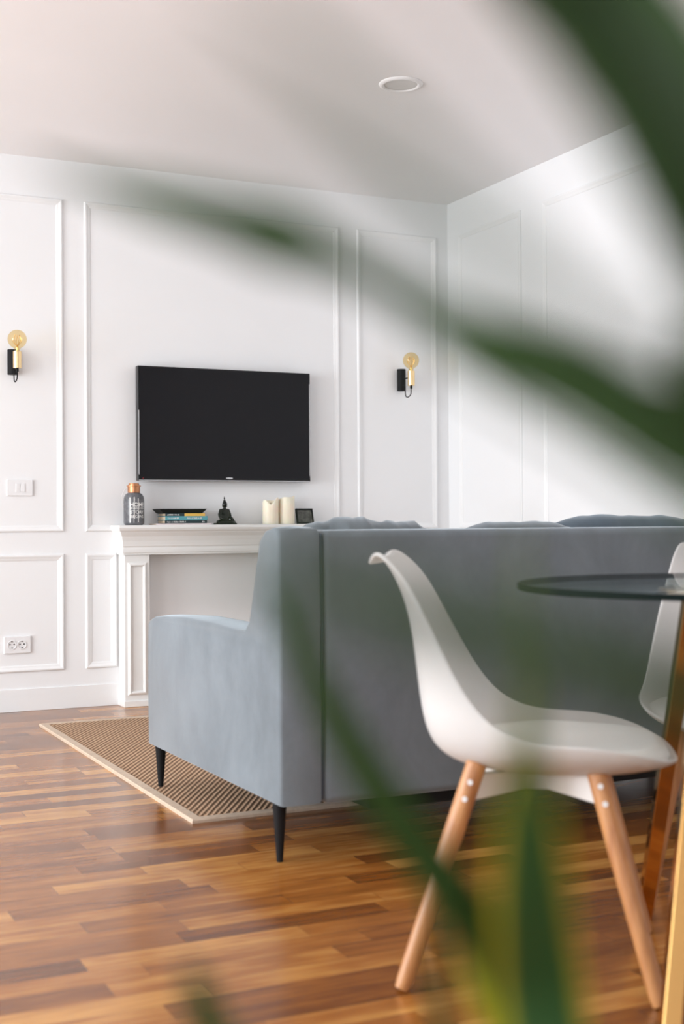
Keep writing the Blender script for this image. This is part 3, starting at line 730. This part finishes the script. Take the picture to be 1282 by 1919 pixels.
ch.location = (-2.103, -3.934, 0); ch.rotation_euler.z = math.radians(-35.4)
ch2 = copy_tree(ch); ch2['label'] = 'white shell chair on the far side of the glass table, cut by the right edge'
ch2.location = (-1.425, -3.77, 0); ch2.rotation_euler.z = math.radians(-130)

# ------------------------------------------------------------------ glass table on brass legs
TC = Vector((-1.837, -4.235, 0)); TH = .762; TR = .4245
tb_ = thing('round_table', 'round glass table with slanted polished brass legs at the right edge', 'table', tuple(TC))
bm = B(); lathe(bm, [(0, TH-.012), (TR-.0015, TH-.012), (TR, TH-.0105), (TR, TH-.0015), (TR-.0015, TH), (0, TH)], seg=96)
for f in bm.faces:
    c = f.calc_center_median()
    if math.hypot(c.x, c.y) > TR-.004: f.material_index = 1
top_o = link('tabletop', bm, [M['tableglass'], M['glassedge']], tb_)
def bar(bm, a, b, w_=.031):
    d = (b-a).normalized(); n = Vector((.902, -.432, 0)); n = (n-d*n.dot(d)).normalized(); s = d.cross(n)
    q = [[bm.verts.new(p+(n*i+s*j)*w_/2) for i, j in ((-1,-1),(1,-1),(1,1),(-1,1))] for p in (a, b)]
    grid_faces(bm, q, True); bm.faces.new(q[0][::-1]); bm.faces.new(q[1])
    for v in q[0]: v.co.z = 0 if a.z == 0 else v.co.z
for a, b in [((-1.7396, -3.8076, 0), (-1.8465, -4.1001, 0.742)), ((-2.1942, -4.4325, 0), (-1.9493, -4.2615, 0.742)), ((-1.5047, -4.4745, 0), (-1.7132, -4.308, 0.742))]:
    bm = B(); bar(bm, Vector(a)-TC, Vector(b)-TC); link('leg', bm, M['brass'], tb_, bevel=.002, bseg=2)
bm = B(); lathe(bm, [(0, TH-.030), (.16, TH-.030), (.16, TH-.0115), (0, TH-.0115)], seg=48); link('top_plate', bm, M['brass'], tb_, bevel=.002)

# ------------------------------------------------------------------ plant close to the camera
LEAVES = [
    ('A', [(-3.4433,-5.8971,0.9944,0.0039), (-3.4380,-5.8996,0.9854,0.0156), (-3.4309,-5.9030,0.9784,0.0215), (-3.4255,-5.9055,0.9725,0.0254), (-3.4248,-5.9146,0.9618,0.0264), (-3.4231,-5.9198,0.9533,0.0264), (-3.4217,-5.9248,0.9442,0.0254), (-3.4178,-5.9267,0.9349,0.0243), (-3.4046,-5.9240,0.9176,0.0224), (-3.3661,-5.9067,0.8898,0.0175), (-3.0732,-5.8953,0.7627,0.0100)]),
    ('A', [(-3.5119,-5.8307,0.9577,0.0010), (-3.5019,-5.8355,0.9538,0.0038), (-3.4920,-5.8446,0.9493,0.0085), (-3.4854,-5.8522,0.9458,0.0098), (-3.4776,-5.8559,0.9432,0.0109), (-3.4689,-5.8601,0.9401,0.0138), (-3.4572,-5.8657,0.9346,0.0081), (-3.4474,-5.8703,0.9286,0.0075), (-3.4383,-5.8779,0.9208,0.0100), (-3.4308,-5.8859,0.9149,0.0130), (-3.4196,-5.8956,0.9075,0.0143), (-3.4084,-5.9054,0.8999,0.0190), (-3.3939,-5.9123,0.8914,0.0210), (-3.3540,-5.9146,0.8734,0.0171), (-3.0732,-5.8953,0.7627,0.0100)]),
    ('B', [(-3.4262,-5.7491,0.8643,0.0020), (-3.4178,-5.7530,0.8447,0.0080), (-3.4044,-5.7537,0.8203,0.0110), (-3.3914,-5.7543,0.7994,0.0125), (-3.3788,-5.7546,0.7819,0.0140), (-3.3653,-5.7554,0.7641,0.0160), (-3.3488,-5.7521,0.7433,0.0180), (-3.3317,-5.7490,0.7182,0.0180), (-3.3149,-5.7457,0.6894,0.0160), (-3.2374,-5.7479,0.4643,0.0100)]),
    ('B', [(-3.4035,-5.8488,0.8814,0.0010), (-3.4030,-5.8490,0.8715,0.0020), (-3.4024,-5.8492,0.8541,0.0030), (-3.3966,-5.8407,0.8276,0.0070), (-3.3849,-5.8239,0.8037,0.0160), (-3.3668,-5.7991,0.7743,0.0230), (-3.3364,-5.7579,0.7340,0.0280), (-3.3277,-5.7508,0.7026,0.0280), (-3.3090,-5.7372,0.6505,0.0160), (-3.2374,-5.7479,0.4643,0.0100)]),
    ('A', [(-3.5182,-5.9436,0.8786,0.0014), (-3.5090,-5.9480,0.8754,0.0055), (-3.4980,-5.9532,0.8723,0.0075), (-3.4875,-5.9582,0.8691,0.0085), (-3.4747,-5.9643,0.8650,0.0089), (-3.4585,-5.9665,0.8599,0.0096), (-3.4312,-5.9573,0.8509,0.0109), (-3.3455,-5.9317,0.8273,0.0137), (-3.0732,-5.8953,0.7627,0.0100)]),
    ('B', [(-3.4541,-5.7572,0.7600,0.0010), (-3.4517,-5.7583,0.7526,0.0080), (-3.4464,-5.7552,0.7395,0.0110), (-3.4372,-5.7539,0.7215,0.0120), (-3.4141,-5.7425,0.6885,0.0120), (-3.3709,-5.7296,0.6354,0.0120), (-3.2374,-5.7479,0.4643,0.0100)]),
    ('B', [(-3.3774,-5.7607,0.7671,0.0010), (-3.3768,-5.7609,0.7558,0.0040), (-3.3735,-5.7568,0.7396,0.0060), (-3.3684,-5.7536,0.7196,0.0070), (-3.3490,-5.7404,0.6785,0.0080), (-3.2374,-5.7479,0.4643,0.0100)]),
    ('A', [(-3.4655,-5.9081,0.9125,0.0003), (-3.4574,-5.9119,0.9070,0.0012), (-3.4459,-5.9173,0.8988,0.0018), (-3.4337,-5.9232,0.8901,0.0022), (-3.4214,-5.9290,0.8809,0.0030), (-3.3654,-5.9113,0.8628,0.0060), (-3.0732,-5.8953,0.7627,0.0100)]),
    ('A', [(-3.5234,-5.9693,0.9420,0.0010), (-3.5140,-5.9737,0.9333,0.0030), (-3.5057,-5.9776,0.9249,0.0035), (-3.4984,-5.9810,0.9167,0.0035), (-3.4906,-5.9847,0.9083,0.0038), (-3.4786,-5.9849,0.9020,0.0030), (-3.4561,-5.9790,0.8941,0.0028), (-3.3724,-5.9525,0.8793,0.0080), (-3.0732,-5.8953,0.7627,0.0100)]),
    ('A', [(-3.5328,-5.9647,0.9317,0.0003), (-3.5224,-5.9697,0.9261,0.0014), (-3.5120,-5.9746,0.9206,0.0018), (-3.5016,-5.9795,0.9136,0.0018), (-3.4912,-5.9844,0.9060,0.0016), (-3.4744,-5.9813,0.8977,0.0014), (-3.4351,-5.9668,0.8911,0.0030), (-3.0732,-5.8953,0.7627,0.0100)]),
    ('B', [(-3.3574,-5.7370,0.7565,0.0010), (-3.3512,-5.7398,0.7409,0.0080), (-3.3450,-5.7427,0.7270,0.0140), (-3.3324,-5.7375,0.7073,0.0160), (-3.3155,-5.7343,0.6777,0.0150), (-3.2374,-5.7479,0.4643,0.0100)]),
    ('A', [(-3.4024,-5.8726,1.0164,0.0030), (-3.3967,-5.8752,1.0048,0.0090), (-3.3920,-5.8774,0.9944,0.0120), (-3.3913,-5.8831,0.9827,0.0130), (-3.3908,-5.8888,0.9692,0.0130), (-3.3869,-5.8906,0.9558,0.0130), (-3.3723,-5.8864,0.9389,0.0140), (-3.3101,-5.8604,0.8917,0.0140), (-3.0732,-5.8953,0.7627,0.0100)]),
]
CR = {'A': Vector((-3.0732, -5.8953, .7627)), 'B': Vector((-3.2374, -5.7479, .4643))}
base = Vector((-3.10, -5.72, 0))
pl = thing('potted_plant', 'tall potted plant with long arching strap leaves, blurred right in front', 'plant', tuple(base))
bm = B(); lathe(bm, [(0, 0), (.10, 0), (.105, .005), (.140, .27), (.150, .275), (.150, .30), (.138, .30), (.130, .27), (0, .265)], seg=40); link('pot', bm, M['pot'], pl, smooth=False)
bm = B(); lathe(bm, [(0, .285), (.10, .282), (.131, .275), (.131, .262), (0, .262)], seg=32); link('soil', bm, M['soil'], pl)
for k, off in (('A', (.04, -.03)), ('B', (-.05, .02))):
    c = CR[k]-base; bm = B()
    pts = spline([(off[0], off[1], .26), (off[0]*.8+c.x*.3, off[1]*.8+c.y*.3, .26+(c.z-.26)*.5), (c.x, c.y, c.z)], 6)
    tube(bm, pts, [.011-.003*i/len(pts) for i in range(len(pts))], 12); link('cane', bm, M['bark'], pl, smooth=True)
FACE = Vector((.432, .902, 0))     # blades show their broad side towards the sofa and the window wall
def leaf(pts, m, side=None, fold=.35):
    P4 = [Vector(p[:3])-base for p in pts]; Wd = [p[3] for p in pts]
    n = 8; C_ = spline(P4, n); Wl = []
    for i in range(len(Wd)-1):
        for k in range(n): Wl.append(Wd[i]+(Wd[i+1]-Wd[i])*k/n)
    Wl.append(Wd[-1])
    bm = B(); uvl = bm.loops.layers.uv.new('UVMap'); rows = []; K = 8
    for i, p in enumerate(C_):
        d = (C_[min(i+1, len(C_)-1)]-C_[max(i-1, 0)]).normalized()
        # broad face turns towards the open room side of the plant
        s = d.cross(FACE).normalized(); nn = s.cross(d).normalized()
        row = []
        for k in range(K+1):
            t_ = -1+2*k/K
            row.append(bm.verts.new(p+s*t_*Wl[i]/2+nn*fold*abs(t_)*Wl[i]/2))
        rows.append(row)
    for i in range(len(rows)-1):
        for k in range(K):
            f = bm.faces.new((rows[i][k], rows[i][k+1], rows[i+1][k+1], rows[i+1][k]))
            for lp, uu in zip(f.loops, ((k/K), ((k+1)/K), ((k+1)/K), (k/K))): lp[uvl].uv = (uu, i/len(rows))
    o = link('leaf', bm, m, pl, smooth=True); s_ = o.modifiers.new('s', 'SOLIDIFY'); s_.thickness = .0006
for i, (k, pts) in enumerate(LEAVES):
    leaf(pts, M['leaf_yellow'] if i == 10 else M['leaf_shaded'] if i in (0, 4) else M['leaf_lit'] if i == 11 else (M['leaf_var'] if i == 3 else M['leaf']), fold=-.9 if i == 0 else .2)  # darker and brighter greens paint the shaded and lit blades
# leaves on the far side of the crowns, outside the view
for k, n in (('A', 9), ('B', 6)):
    c = CR[k]
    for i in range(n):
        a = math.radians(-75+150*i/(n-1))+math.atan2(-.3, .9); ln = random.uniform(.32, .45); up = random.uniform(.05, .22)
        d = Vector((math.cos(a), math.sin(a), 0))
        if k == 'B': ln *= .6; up *= .4
        pts = [(*(c+d*ln+Vector((0,0,up-.12))), .001), (*(c+d*ln*.75+Vector((0,0,up))), .014), (*(c+d*ln*.45+Vector((0,0,up*1.1))), .022), (*(c+d*ln*.15+Vector((0,0,up*.6))), .016), (*c, .010)]
        leaf(pts, M['leaf'])
